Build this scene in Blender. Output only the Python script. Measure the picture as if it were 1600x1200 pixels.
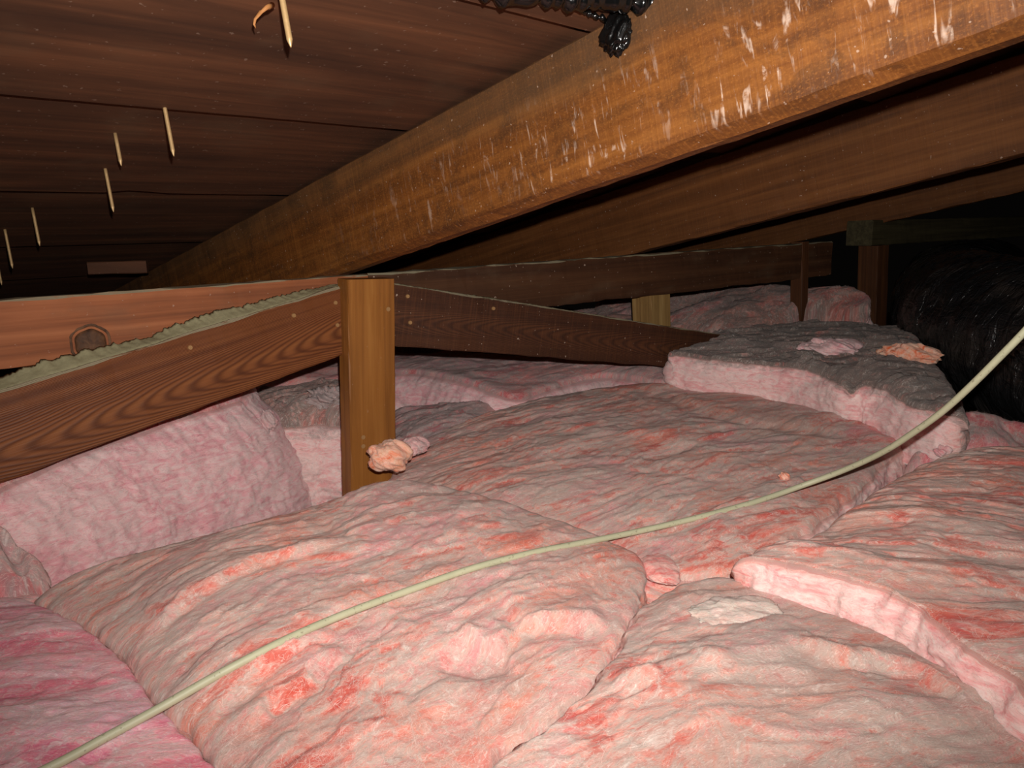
import bpy, bmesh, math, random
import numpy as np
from math import sin, cos, tan, pi, radians
from mathutils import Vector, Matrix
from mathutils.bvhtree import BVHTree

for o in list(bpy.data.objects): bpy.data.objects.remove(o)
scene = bpy.context.scene
col = scene.collection
random.seed(4); rng = np.random.default_rng(7)

# ------------------------------------------------------------------ camera
FPX = 1200.0
PITCH, ROLL = radians(11.3), radians(1.5)
EYE = np.array([0.0, 0.0, 0.62])
fw = np.array([0, cos(PITCH), -sin(PITCH)]); _r = np.array([1.0, 0, 0]); _u = np.array([0, sin(PITCH), cos(PITCH)])
rt = cos(ROLL)*_r - sin(ROLL)*_u; up = sin(ROLL)*_r + cos(ROLL)*_u
cam_d = bpy.data.cameras.new('camera'); cam = bpy.data.objects.new('camera', cam_d); col.objects.link(cam)
cam_d.sensor_fit = 'HORIZONTAL'; cam_d.sensor_width = 36.0; cam_d.lens = 36.0*FPX/1600.0; cam_d.clip_start = 0.01
cam.matrix_world = Matrix(((rt[0], up[0], -fw[0], EYE[0]), (rt[1], up[1], -fw[1], EYE[1]), (rt[2], up[2], -fw[2], EYE[2]), (0, 0, 0, 1)))
scene.camera = cam

# ------------------------------------------------------------------ world, lamp, exposure
w = bpy.data.worlds.new('world'); scene.world = w; w.use_nodes = True
w.node_tree.nodes['Background'].inputs[0].default_value = (0.9, 0.75, 0.65, 1); w.node_tree.nodes['Background'].inputs[1].default_value = 0.0015
ld = bpy.data.lights.new('flash_lamp', 'SPOT'); ld.energy = 67; ld.color = (1.0, 0.945, 0.89); ld.shadow_soft_size = 0.006
ld.spot_size = radians(122); ld.spot_blend = 1.0
lo = bpy.data.objects.new('flash_lamp', ld); col.objects.link(lo)
lpos = EYE + 0.018*rt + 0.05*up - 0.01*fw
lo.location = Vector(lpos)
ltgt = EYE + fw*1.5 + up*0.42
lo.rotation_euler = (Vector(ltgt)-Vector(lpos)).to_track_quat('-Z', 'Y').to_euler()
vs = scene.view_settings; vs.view_transform = 'Standard'; vs.look = 'None'; vs.gamma = 1.0; vs.use_curve_mapping = False; vs.exposure = 0.0

# ------------------------------------------------------------------ geometry helpers
def ray(x, y): return fw + (x-800)/FPX*rt - (y-600)/FPX*up
def P(x, y, d): return EYE + d*ray(x, y)
def G(x, y, z):
    d = ray(x, y); return EYE + d*(z-EYE[2])/d[2]
def proj(q):
    v = np.asarray(q)-EYE; d = v@fw; return np.array([800+FPX*(v@rt)/d, 600-FPX*(v@up)/d, d])
def nz(v): return v/np.linalg.norm(v)
def hit_plane(x, y, q, n):
    d = ray(x, y); return EYE + d*(((q-EYE)@n)/(d@n))
RD = nz(ray(-337, 733)); BD = nz(ray(2040, 328)); BD = nz(BD-RD*(BD@RD)); RN = np.cross(BD, RD); RN = RN if RN[2] > 0 else -RN
RAF_H = 0.1825
RAF0 = P(530, 425, 1.475)            # where the first rafter's lower edge crosses the purlin
ROOF0 = RAF0 + RN*RAF_H

def _h(ix, iy, seed):
    a = (ix.astype(np.int64)*374761393 + iy.astype(np.int64)*668265263 + seed*982451653) & 0xffffffff
    a = ((a ^ (a >> 13))*1274126177) & 0xffffffff
    return (a ^ (a >> 16)) & 0xffffffff
def pn(x, y, seed=0):
    x, y = np.broadcast_arrays(np.asarray(x, float), np.asarray(y, float))
    ix = np.floor(x); iy = np.floor(y); fx = x-ix; fy = y-iy
    u = fx*fx*fx*(fx*(fx*6-15)+10); v = fy*fy*fy*(fy*(fy*6-15)+10)
    def g(dx, dy):
        a = _h(ix+dx, iy+dy, seed)/4294967296.0*2*pi
        return np.cos(a)*(fx-dx)+np.sin(a)*(fy-dy)
    n0 = g(0, 0)*(1-u)+g(1, 0)*u; n1 = g(0, 1)*(1-u)+g(1, 1)*u
    return (n0*(1-v)+n1*v)*1.5
def fbm(x, y, o=4, seed=0, gain=0.5):
    s = 0; a = 1.0; t = 0
    for i in range(o):
        s = s+a*pn(x*2**i, y*2**i, seed+i*17); t += a; a *= gain
    return s/t*1.3

def tag(o, label=None, cat=None, group=None, kind=None):
    if label: o['label'] = label
    if cat: o['category'] = cat
    if group: o['group'] = group
    if kind: o['kind'] = kind
    return o
def link(name, me, mat=None, parent=None):
    o = bpy.data.objects.new(name, me); col.objects.link(o)
    if mat and me: me.materials.append(mat)
    if parent: o.parent = parent
    return o
def mesh_np(name, V, F, smooth=True):
    me = bpy.data.meshes.new(name)
    me.from_pydata(np.asarray(V, float).tolist(), [], F if isinstance(F, list) else F.tolist())
    if smooth: me.polygons.foreach_set('use_smooth', [True]*len(me.polygons))
    me.update(); return me
def fix_normals(me):
    bm = bmesh.new(); bm.from_mesh(me); bmesh.ops.recalc_face_normals(bm, faces=bm.faces); bm.to_mesh(me); bm.free()

# ------------------------------------------------------------------ material helpers
def srgb(r, g, b):
    f = lambda c: (c/255/12.92 if c/255 <= 0.04045 else ((c/255+0.055)/1.055)**2.4)
    return (f(r), f(g), f(b), 1)
class NT:
    def __init__(s, name):
        s.m = bpy.data.materials.new(name); s.m.use_nodes = True; s.t = s.m.node_tree; s.b = s.t.nodes['Principled BSDF']
    def n(s, typ, **k):
        nd = s.t.nodes.new(typ)
        for a, v in k.items(): setattr(nd, a, v)
        return nd
    def val(s, sock, v):
        if isinstance(v, bpy.types.NodeSocket): s.t.links.new(v, sock)
        else: sock.default_value = v
    def math(s, op, a, b=0.0, clamp=False):
        nd = s.n('ShaderNodeMath', operation=op, use_clamp=clamp); s.val(nd.inputs[0], a); s.val(nd.inputs[1], b); return nd.outputs[0]
    def mapped(s, vec, scale, loc=(0, 0, 0)):
        nd = s.n('ShaderNodeMapping'); s.val(nd.inputs['Vector'], vec); nd.inputs['Scale'].default_value = scale; nd.inputs['Location'].default_value = loc; return nd.outputs[0]
    def noise(s, vec, scale=1.0, detail=4, rough=0.55, dist=0.0):
        nd = s.n('ShaderNodeTexNoise'); s.val(nd.inputs['Vector'], vec); nd.inputs['Scale'].default_value = scale
        nd.inputs['Detail'].default_value = detail; nd.inputs['Roughness'].default_value = rough; nd.inputs['Distortion'].default_value = dist
        return nd.outputs['Fac']
    def ramp(s, fac, stops):
        nd = s.n('ShaderNodeValToRGB'); s.val(nd.inputs[0], fac); cr = nd.color_ramp
        while len(cr.elements) < len(stops): cr.elements.new(0.5)
        for e, (p, c) in zip(cr.elements, stops): e.position = p; e.color = c if len(c) == 4 else (*c, 1)
        return nd.outputs[0]
    def step(s, fac, a, b):
        nd = s.n('ShaderNodeMapRange', interpolation_type='SMOOTHSTEP'); s.val(nd.inputs[0], fac); nd.inputs[1].default_value = a; nd.inputs[2].default_value = b; return nd.outputs[0]
    def mix(s, fac, a, b, mode='MIX'):
        nd = s.n('ShaderNodeMix', data_type='RGBA', blend_type=mode); s.val(nd.inputs[0], fac); s.val(nd.inputs[6], a); s.val(nd.inputs[7], b); return nd.outputs[2]
    def bump(s, h, strength, dist=0.001, prev=None):
        nd = s.n('ShaderNodeBump'); s.val(nd.inputs['Height'], h); nd.inputs['Strength'].default_value = strength; nd.inputs['Distance'].default_value = dist
        if prev: s.t.links.new(prev, nd.inputs['Normal'])
        return nd.outputs[0]
    def out(s, colr=None, rough=0.8, normal=None, spec=0.3):
        if colr is not None: s.val(s.b.inputs['Base Color'], colr)
        s.val(s.b.inputs['Roughness'], rough); s.b.inputs['Specular IOR Level'].default_value = spec
        if normal: s.t.links.new(normal, s.b.inputs['Normal'])
        return s.m

def wood(name, light, mid, dark, grain=(1.2, 60, 60), saw=0.0, stain=0.0, drips=False, dust=0.0, cathedral=None, dirt=0.35, rough=0.7, specks=0.0, spec=0.3):
    """Local x runs along the timber, z up its face."""
    t = NT(name); co = t.n('ShaderNodeTexCoord').outputs['Object']
    g = t.noise(t.mapped(co, grain), 1.0, 5, 0.6, 0.6)
    c = t.ramp(g, [(0.25, dark), (0.5, mid), (0.75, light)])
    h = g
    if cathedral:
        ax, m, fr, zc = cathedral
        sp = t.n('ShaderNodeSeparateXYZ'); t.val(sp.inputs[0], co)
        wob = t.noise(t.mapped(co, (2.2, 5, 9)), 1.0, 3, 0.5, 0.4)
        zz = t.math('SUBTRACT', t.math('ADD', sp.outputs[2], t.math('MULTIPLY', t.math('SUBTRACT', wob, 0.5), 0.030)), zc)
        s = t.math('ADD', t.math('MULTIPLY', sp.outputs[0], ax), t.math('MULTIPLY', t.math('MULTIPLY', zz, zz), m))
        s = t.math('ADD', s, t.math('MULTIPLY', wob, 0.5))
        rings = t.math('ADD', t.math('MULTIPLY', t.math('SINE', t.math('MULTIPLY', s, fr)), 0.5), 0.5)
        rings = t.math('POWER', rings, 1.6)
        fine = t.noise(t.mapped(co, (8, 300, 300)), 1.0, 3, 0.6)
        c = t.mix(t.math('MULTIPLY', rings, 0.75), c, dark)
        c = t.mix(t.math('MULTIPLY', fine, 0.35), c, dark)
        h = t.math('ADD', t.math('MULTIPLY', rings, 0.6), fine)
    big = t.noise(t.mapped(co, (3, 9, 9), (3.1, 1.7, 0)), 1.0, 4, 0.6)
    c = t.mix(t.math('MULTIPLY', t.step(big, 0.42, 0.72), dirt), c, (dark[0]*0.55, dark[1]*0.6, dark[2]*0.7, 1))
    nrm = t.bump(h, 0.45, 0.0012)
    if saw > 0:
        sv = t.noise(t.mapped(co, (260, 12, 7)), 1.0, 3, 0.6, 0.25)
        c = t.mix(t.math('MULTIPLY', t.step(sv, 0.45, 0.75), saw), c, (light[0]*1.25, light[1]*1.25, light[2]*1.2, 1))
        nrm = t.bump(sv, 0.4, 0.001, nrm)
    if drips:
        sp = t.n('ShaderNodeSeparateXYZ'); t.val(sp.inputs[0], co)
        blotch = t.math('MULTIPLY', t.step(sp.outputs[0], 2.2, 3.0), t.step(t.noise(t.mapped(co, (5, 3, 5), (0.4, 0, 0.3)), 1.0, 2), 0.30, 0.5))
        d = t.noise(t.mapped(co, (95, 20, 17)), 1.0, 3, 0.6, 0.9)
        d2 = t.noise(t.mapped(co, (40, 20, 30)), 1.0, 4, 0.6, 1.5)
        low = t.math('MULTIPLY', t.step(sp.outputs[2], 0.15, 0.08), t.step(sp.outputs[2], 0.004, 0.02))
        msk = t.math('MULTIPLY', t.math('MULTIPLY', t.step(d, 0.54, 0.66), t.step(d2, 0.42, 0.58)), t.math('MULTIPLY', low, blotch))
        c = t.mix(t.math('MULTIPLY', msk, 0.75), c, srgb(215, 190, 170))
        mot = t.noise(t.mapped(co, (14, 20, 22)), 1.0, 7, 0.72, 0.8)
        c = t.mix(t.math('MULTIPLY', t.step(mot, 0.46, 0.66), 0.6), c, srgb(70, 42, 22))
        pore = t.noise(t.mapped(co, (230, 200, 330)), 1.0, 3, 0.7)
        c = t.mix(t.math('MULTIPLY', t.step(pore, 0.5, 0.7), 0.35), c, srgb(176, 112, 50))
        grey = t.math('MULTIPLY', t.step(t.math('ADD', sp.outputs[2], t.math('MULTIPLY', t.math('SUBTRACT', big, 0.5), 0.10)), 0.09, 0.165), 0.55)
        c = t.mix(grey, c, srgb(86, 66, 46))
    if specks > 0:
        k = t.noise(co, 130, 2, 0.5)
        c = t.mix(t.math('MULTIPLY', t.step(k, 0.69, 0.74), specks), c, srgb(205, 180, 160))
    if stain > 0:
        st = t.noise(t.mapped(co, (9, 9, 22), (7, 2, 1)), 1.0, 3)
        c = t.mix(t.math('MULTIPLY', t.step(st, 0.5, 0.75), stain), c, srgb(95, 74, 55))
    if dust > 0:
        ge = t.n('ShaderNodeNewGeometry'); sn = t.n('ShaderNodeSeparateXYZ'); t.val(sn.inputs[0], ge.outputs['Normal'])
        dn = t.noise(co, 60, 4)
        dm = t.math('MULTIPLY', t.step(t.math('ADD', sn.outputs[2], t.math('MULTIPLY', t.math('SUBTRACT', dn, 0.5), 0.5)), 0.45, 0.7), dust)
        c = t.mix(dm, c, srgb(150, 140, 115))
    return t.out(c, rough, nrm, spec)

def timber(name, p0, p1, upv, h, wd, mat, label=None, cat=None, parent=None, h1=None, away=None, wear=0.0012, bev=0.0025, seg=0.025, seed=1, group=None, kind=None, cham=None):
    """A sawn timber: p0-p1 is its lower edge on the side toward the room; upv its height direction."""
    p0 = np.asarray(p0, float); p1 = np.asarray(p1, float); h1 = h if h1 is None else h1
    L = np.linalg.norm(p1-p0); ax = (p1-p0)/L; az = nz(upv-ax*(upv@ax)); ay = np.cross(az, ax)
    ref = (p0-EYE) if away is None else away
    sg = 1.0 if ay@ref > 0 else -1.0
    n = max(4, int(L/seg)); K = 12
    V = []; b = bev
    for i in range(n+1):
        s = i/n; hh = h+(h1-h)*s; x = s*L
        pts = [(b, 0), (wd*0.5, 0), (wd-b, 0), (wd, b), (wd, hh*0.5), (wd, hh-b), (wd-b, hh), (wd*0.5, hh), (b, hh), (0, hh-b), (0, hh*0.5), (0, b)]
        if cham: pts[0] = (cham[0], 0); pts[1] = (max(wd*0.5, cham[0]+0.004), 0); pts[11] = (0, cham[1])
        for k, (yy, zz) in enumerate(pts):
            e = pn(x*14+k*7.3, k*3.1+seed*5.7, seed)*wear*(2.0 if k in (0, 11, 8, 9) else 0.6)
            e2 = pn(x*38+k*3.3, k*1.1+seed*2.7, seed+3)*wear*0.8
            V.append((x, (yy+e+e2*0.5)*sg, zz+e*0.8+e2))
    F = []
    for i in range(n):
        for k in range(K):
            a = i*K+k; c2 = i*K+(k+1) % K
            F.append((a, c2, c2+K, a+K))
    F.append(tuple(range(K-1, -1, -1))); F.append(tuple(n*K+k for k in range(K)))
    me = mesh_np(name, V, F, smooth=False); fix_normals(me)
    o = link(name, me, mat, parent)
    o.matrix_world = Matrix(((ax[0], ay[0], az[0], p0[0]), (ax[1], ay[1], az[1], p0[1]), (ax[2], ay[2], az[2], p0[2]), (0, 0, 0, 1)))
    if label: tag(o, label, cat, group, kind)
    o_info = dict(o=o, p0=p0, ax=ax, ay=ay*sg, az=az, L=L)
    return o_info

def part_at(info, name, me, mat, q):
    """A child of a timber at world point q in the timber's own frame (local +y points into the timber)."""
    o = link(name, me, mat); o.parent = info['o']
    loc = info['o'].matrix_world.inverted() @ Vector(q); o.location = loc
    return o

# ------------------------------------------------------------------ wood materials
M_RAF = wood('rafter_wood', srgb(150, 94, 40), srgb(116, 67, 26), srgb(72, 40, 17), grain=(1.5, 45, 45), saw=0.30, drips=True, dirt=0.25, specks=0.5, spec=0.35, rough=0.6)
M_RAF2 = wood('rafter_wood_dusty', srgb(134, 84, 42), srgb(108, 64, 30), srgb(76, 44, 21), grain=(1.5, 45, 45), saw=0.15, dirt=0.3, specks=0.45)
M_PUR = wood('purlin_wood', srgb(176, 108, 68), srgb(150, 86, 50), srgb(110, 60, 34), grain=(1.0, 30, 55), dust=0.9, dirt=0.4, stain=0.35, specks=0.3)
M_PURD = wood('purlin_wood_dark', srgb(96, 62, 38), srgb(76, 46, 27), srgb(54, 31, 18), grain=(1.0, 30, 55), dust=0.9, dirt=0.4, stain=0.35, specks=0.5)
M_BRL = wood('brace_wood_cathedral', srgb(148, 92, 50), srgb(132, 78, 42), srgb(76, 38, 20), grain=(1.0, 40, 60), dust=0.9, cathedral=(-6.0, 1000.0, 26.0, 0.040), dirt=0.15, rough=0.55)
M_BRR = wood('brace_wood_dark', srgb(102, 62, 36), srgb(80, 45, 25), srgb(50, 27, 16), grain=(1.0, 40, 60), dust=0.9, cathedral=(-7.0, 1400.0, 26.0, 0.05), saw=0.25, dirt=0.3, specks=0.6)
M_POST = wood('post_wood', srgb(164, 112, 54), srgb(142, 90, 38), srgb(112, 68, 28), grain=(1.6, 60, 60), dirt=0.2, specks=0.12, rough=0.5)
M_PROP = wood('prop_wood_pale', srgb(180, 148, 96), srgb(152, 118, 70), srgb(112, 84, 48), grain=(2, 70, 70), dirt=0.25)
M_PROPD = wood('prop_wood_brown', srgb(112, 70, 38), srgb(88, 52, 28), srgb(60, 34, 19), grain=(2, 70, 70), dirt=0.3)
M_GREEN = wood('treated_wood', srgb(92, 84, 58), srgb(74, 66, 44), srgb(50, 44, 30), grain=(2, 70, 70), dirt=0.3)
M_SHEATH = wood('sheathing_wood', srgb(112, 70, 45), srgb(86, 53, 34), srgb(58, 35, 23), grain=(1.3, 28, 28), dirt=0.45, specks=0.15, stain=0.3, rough=0.75)

def simple(name, c, rough=0.6, metal=0.0, spec=0.4, nscale=40, namp=0.25):
    t = NT(name); co = t.n('ShaderNodeTexCoord').outputs['Object']
    n_ = t.noise(co, nscale, 4)
    cc = t.mix(t.math('MULTIPLY', n_, namp*2), c, (c[0]*0.5, c[1]*0.5, c[2]*0.5, 1))
    t.b.inputs['Metallic'].default_value = metal
    return t.out(cc, rough, t.bump(n_, 0.2, 0.0006), spec)
M_NAIL = simple('nail_steel', srgb(205, 170, 120), 0.42, 0.35, 0.6, 300, 0.3)
M_NAILHEAD = simple('nail_head_metal', srgb(170, 130, 85), 0.5, 0.2, 0.5, 300, 0.2)
M_TAR = simple('roofing_tar', (0.004, 0.004, 0.004, 1), 0.18, 0, 0.6, 60, 0.3)
M_LINING = simple('ceiling_lining', srgb(150, 140, 128), 0.9, 0, 0.2, 12, 0.3)
M_JOIST = M_PROPD
M_KNOT = wood('knot_wood', srgb(120, 84, 56), srgb(88, 58, 38), srgb(48, 30, 20), grain=(60, 60, 60), dirt=0.4)
M_DUST = simple('grey_dust', srgb(186, 178, 140), 0.95, 0, 0.1, 220, 0.35)
M_SPLINT = simple('splinter_wood', srgb(170, 115, 66), 0.7, 0, 0.3, 120, 0.3)

# ------------------------------------------------------------------ structure: roof sheathing, rafters, lining
def rp(rd, bd, dn=0.0): return ROOF0 + RD*rd + BD*bd + RN*dn
roof = bpy.data.objects.new('ceiling', None); col.objects.link(roof)
roof.location = Vector(ROOF0)
tag(roof, 'dark brown timber sheathing boards under the sloping roof', None, None, 'structure')
seams = [-2.32, -1.91, -1.49, -1.08, -0.666, -0.270, 0.147, 0.590, 1.01, 1.43, 1.86, 2.28]
roof_basis = Matrix(((BD[0], RD[0], RN[0], ROOF0[0]), (BD[1], RD[1], RN[1], ROOF0[1]), (BD[2], RD[2], RN[2], ROOF0[2]), (0, 0, 0, 1)))
roof.matrix_world = roof_basis
for i in range(len(seams)-1):
    a, b = seams[i]+0.0022, seams[i+1]-0.0022
    n = 180; x0, x1 = -2.4, 4.2; V = []
    for k in range(n+1):
        x = x0+(x1-x0)*k/n
        chip = max(0.0, float(pn(x*5.5, i*9.1, 31)) - 0.22)*0.10
        ea = a+0.0016*float(pn(x*9, i*3.3, 5)); eb = b-chip-0.0016*abs(float(pn(x*13, i*4.3, 8)))
        lift = 0.0012*float(pn(x*0.7, i*2.2, 12))
        for yy, zz in ((ea, lift+0.010), ((ea+eb)/2, lift+0.001*float(pn(x*2, i, 3))), (eb, lift-0.009), (eb, lift+0.022), (ea, lift+0.022)):
            V.append((x, yy, zz+0.012))
    F = []
    for k in range(n):
        for j in range(5):
            q0 = k*5+j; q1 = k*5+(j+1) % 5; F.append((q0, q0+5, q1+5, q1))
    F.append(tuple(range(5))); F.append(tuple(n*5+j for j in range(4, -1, -1)))
    me = mesh_np('plank', V, F, False); fix_normals(me)
    o = link('plank', me, M_SHEATH); o.parent = roof
RAFW = 0.048
def rafter(perp, mat, label, r0=-1.7, r1=2.3, seed=1, drop=0.0, cham=None):
    base = RAF0 + BD*perp - RN*drop
    return timber('rafter', base+RD*r1, base+RD*r0, RN, RAF_H+0.001+drop, RAFW, mat, label, 'rafter', away=BD, wear=0.0016, bev=0.003, seed=seed, group='roof rafters', cham=cham)
R1 = rafter(0.0, M_RAF, 'large orange-brown rafter streaked with white drips, nearest and most brightly lit', seed=3, cham=(0.020, 0.011))
R2 = rafter(0.945, M_RAF2, 'dim brown rafter second from the camera, behind the brightly lit one', seed=9)
R3 = rafter(1.89, M_RAF2, 'darkest visible rafter, third back, low at the right edge', seed=14)

floor_me = bpy.data.meshes.new('floor')
bm = bmesh.new(); bmesh.ops.create_cube(bm, size=1.0)
for v in bm.verts: v.co = Vector((v.co.x*7+0.4, v.co.y*6.6+2.0, v.co.z*0.013-0.0065))
bm.to_mesh(floor_me); bm.free()
floor = link('floor', floor_me, M_LINING); tag(floor, 'plaster ceiling lining beneath the insulation', None, None, 'structure')

# ------------------------------------------------------------------ purlin, braces, posts
VUP = np.array([0, 0, 1.0])
pu0 = P(0, 578, 1.165); pu1 = P(1260, 434, 2.34); pdir = nz(pu1-pu0)
PURH0, PURH1 = 106/1200*1.165*1.0, 54/1200*2.34
pmid = pu0+pdir*((P(580, 516, 1.52)-pu0)@pdir)
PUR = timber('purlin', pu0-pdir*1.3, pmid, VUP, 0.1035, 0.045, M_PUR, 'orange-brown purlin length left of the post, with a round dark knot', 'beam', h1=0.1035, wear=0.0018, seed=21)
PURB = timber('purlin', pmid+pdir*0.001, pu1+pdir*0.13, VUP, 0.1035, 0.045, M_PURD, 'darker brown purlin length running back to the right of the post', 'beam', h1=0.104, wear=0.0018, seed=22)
pn_h = nz(np.cross(pdir, VUP)); pn_h = pn_h if pn_h@fw > 0 else -pn_h     # horizontal, away from the camera

def vert_depth(x, y, Y):          # depth at which a pixel's ray reaches world Y
    return (Y-EYE[1])/ray(x, y)[1]
def post(tl, bl, d, wd, th, mat, label, name='post', ground=0.0, seed=1, wdir=None):
    """Upright: top-left and a lower-left pixel of its front face, wide face along the purlin."""
    top = P(tl[0], tl[1], d); bot = P(bl[0], bl[1], vert_depth(bl[0], bl[1], top[1]))
    ax = nz(bot-top); L = (top[2]-ground)/(-ax[2]); end = top+ax*L
    wv = pdir if wdir is None else wdir
    return timber(name, end, top, wv, wd, th, mat, label, 'post', away=pn_h if wdir is None else None, wear=0.001, bev=0.002, seed=seed)
POST = post((543, 437), (549, 737), 1.372, 0.094, 0.045, M_POST, 'smooth orange-brown upright post in the middle where both diagonal braces meet', seed=5)
PROP = post((1017, 446), (1021, 588), 1.985, 0.072, 0.072, M_PROP, 'short pale square prop under the purlin, crossed by the dark brace', name='prop', seed=6)
PROP2 = post((1254, 378), (1252, 490), 2.30, 0.034, 0.040, M_PROPD, 'thin dark upright at the far end of the purlin', name='prop', seed=7)
BEAM2_0 = P(1362, 384, 2.52)
BEAM2 = timber('purlin', BEAM2_0, BEAM2_0+nz(np.array([0.80, 0.60, 0.0]))*1.6, VUP, 0.082, 0.09, M_GREEN, 'short-ended greenish beam in the shadows above the black duct', 'beam', seed=33)
PROP3 = post((1372, 384), (1368, 505), 2.56, 0.07, 0.07, M_PROPD, 'dark square prop standing between the pink batts and the black duct', name='prop', seed=8)

bl0 = P(-260, 835, 0.90); bl1 = P(543, 551, 1.432)
# lower front edge of the left brace passes (0,755) at 1.06 m
bl0 = P(0, 756, 1.055) + (P(0, 756, 1.055)-bl1)*1.1
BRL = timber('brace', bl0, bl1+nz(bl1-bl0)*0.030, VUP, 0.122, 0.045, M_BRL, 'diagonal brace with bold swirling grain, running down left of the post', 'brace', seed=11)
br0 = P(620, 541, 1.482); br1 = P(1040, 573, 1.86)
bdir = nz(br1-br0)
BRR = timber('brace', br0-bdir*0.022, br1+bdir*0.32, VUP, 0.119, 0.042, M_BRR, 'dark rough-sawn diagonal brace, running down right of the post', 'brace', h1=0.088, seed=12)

bk_ = P(138, 430, 1.86)
timber('blocking', bk_, P(230, 427, 1.90), VUP, 0.032, 0.04, M_SHEATH, 'small wooden block glimpsed far back above the left purlin', 'block', seed=41, wear=0.001)

# nail heads in braces and post
def nailhead_mesh():
    bm = bmesh.new(); bmesh.ops.create_cone(bm, cap_ends=True, segments=12, radius1=0.0042, radius2=0.0034, depth=0.0022)
    bmesh.ops.rotate(bm, verts=bm.verts, cent=(0, 0, 0), matrix=Matrix.Rotation(pi/2, 3, 'X')); me = bpy.data.meshes.new('nail_head'); bm.to_mesh(me); bm.free(); return me
nh = nailhead_mesh()
def on_face(info, x, y):
    n = info['ay']; q = hit_plane(x, y, info['p0'], n); return q - n*0.0008
first = True
for info, pts in ((BRL, ((524, 473), (459, 493), (297, 543), (527, 508))), (BRR, ((637, 463), (771, 482), (641, 504))), (POST, ((567, 683), (567, 697), (606, 483)))):
    for x, y in pts:
        q = on_face(info, x, y); o = part_at(info, 'nail_head', nh, None, q)
        if first: nh.materials.append(M_NAILHEAD); first = False
# knot on the purlin: a slightly proud disc with a cracked ring
def knot_mesh():
    V = [(0, -0.004, 0)]; F = []; n = 40
    prof = [(0.4, -0.0045), (0.72, -0.0035), (0.86, -0.001), (0.90, 0.004), (0.97, 0.004), (1.02, -0.0012), (1.16, 0.0006)]
    for j, (rr, dy) in enumerate(prof):
        for k in range(n):
            a = 2*pi*k/n; rad = 0.027*rr*(1+0.10*float(pn(3+cos(a)*1.6, 5+sin(a)*1.6, 4)))
            V.append((rad*cos(a), dy+0.0012*float(pn(k*0.5, j*1.7, 2)), rad*sin(a)*1.05))
    for k in range(n): F.append((0, 1+k, 1+(k+1) % n))
    for j in range(len(prof)-1):
        for k in range(n):
            a = 1+j*n+k; b = 1+j*n+(k+1) % n; F.append((a, a+n, b+n, b))
    me = mesh_np('knot', V, F); return me
kn = part_at(PUR, 'knot', knot_mesh(), M_KNOT, on_face(PUR, 142, 538))
tag(kn, 'round dark cracked knot')

# dust piled along the brace's top, against the purlin
def dust_ridge(info, x_from, x_to, wd, hmax, seed, lean=0.0):
    L = info['L']; n = int((x_to-x_from)/0.003); V = []; F = []; m = 9
    sgn = 1 if (info['o'].matrix_world.inverted().to_3x3() @ Vector(info['ay'])).y > 0 else -1
    for i in range(n+1):
        s = i/n; x = x_from+(x_to-x_from)*s
        env = min(1, s*6)*min(1, (1-s)*5)
        hh = hmax*env*(0.6+0.5*float(fbm(x*9, 1.3, 3, seed))+0.22*float(pn(x*70, 2, seed))+0.16*float(pn(x*190, 4, seed)))
        hh = max(hh, 0.0012)
        top = info['hz'](x)
        for j in range(m):
            v = j/(m-1); yy = 0.001+wd*v
            zz = top - 0.003 + (0.003+hh*(v**1.3))*(1 if 0 < j < m-1 else 0.0) + (0.0016*float(pn(x*170, j*1.9, seed+2)) if 0 < j < m-1 else 0)
            V.append((x, sgn*yy, zz))
    for i in range(n):
        for j in range(m-1):
            a = i*m+j; F.append((a, a+1, a+m+1, a+m))
    me = mesh_np('dust_layer', V, F); fix_normals(me)
    o = link('dust_layer', me, M_DUST); o.parent = info['o']; tag(o, 'grey-green dust piled along the top edge', kind='stuff'); return o
BRL['hz'] = lambda x: 0.122
BRR['hz'] = lambda x: 0.119-0.031*x/BRR['L']
dust_ridge(BRL, BRL['L']*0.50, BRL['L']*0.995, 0.052, 0.020, 3)
dust_ridge(BRR, 0.0, BRR['L']*0.5, 0.040, 0.004, 5)

# ------------------------------------------------------------------ roofing nails, splinter, tar
def nail_mesh(L, rad=0.0021):
    V = []; F = []; n = 10
    rings = [(0.016, rad), (0, rad), (-L*0.45, rad*1.02), (-L+0.010, rad), (-L+0.008, rad*1.02), (-L+0.0015, rad*0.3)]
    for z, r_ in rings:
        for k in range(n):
            a = 2*pi*k/n; V.append((r_*cos(a), r_*sin(a), z))
    V.append((0, 0, -L))
    for j in range(len(rings)-1):
        for k in range(n):
            a = j*n+k; b = j*n+(k+1) % n; F.append((a, a+n, b+n, b))
    j = (len(rings)-1)*n
    for k in range(n): F.append((j+k, len(V)-1, j+(k+1) % n))
    F.append(tuple(range(n)))
    me = mesh_np('roofing_nail', V, F); fix_normals(me); return me
nails = [((438, -18), 75, 'longest pale nail poking down through the sheathing at the top edge'),
         ((258, 172), 245, 'pale roofing nail with a wisp of lint at its tip, below first board seam'),
         ((183, 225), 260, 'short bright silvery nail point between two longer roofing nails'),
         ((166, 272), 332, 'pale roofing nail hanging at the second board seam'),
         ((53, 338), 385, 'thin roofing nail near the left edge, ending at the third board seam'),
         ((9, 366), 420, 'leftmost full roofing nail, just above the brown purlin'),
         ((-4, 412), 446, 'roofing nail cut off by the left edge of the picture')]
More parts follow.
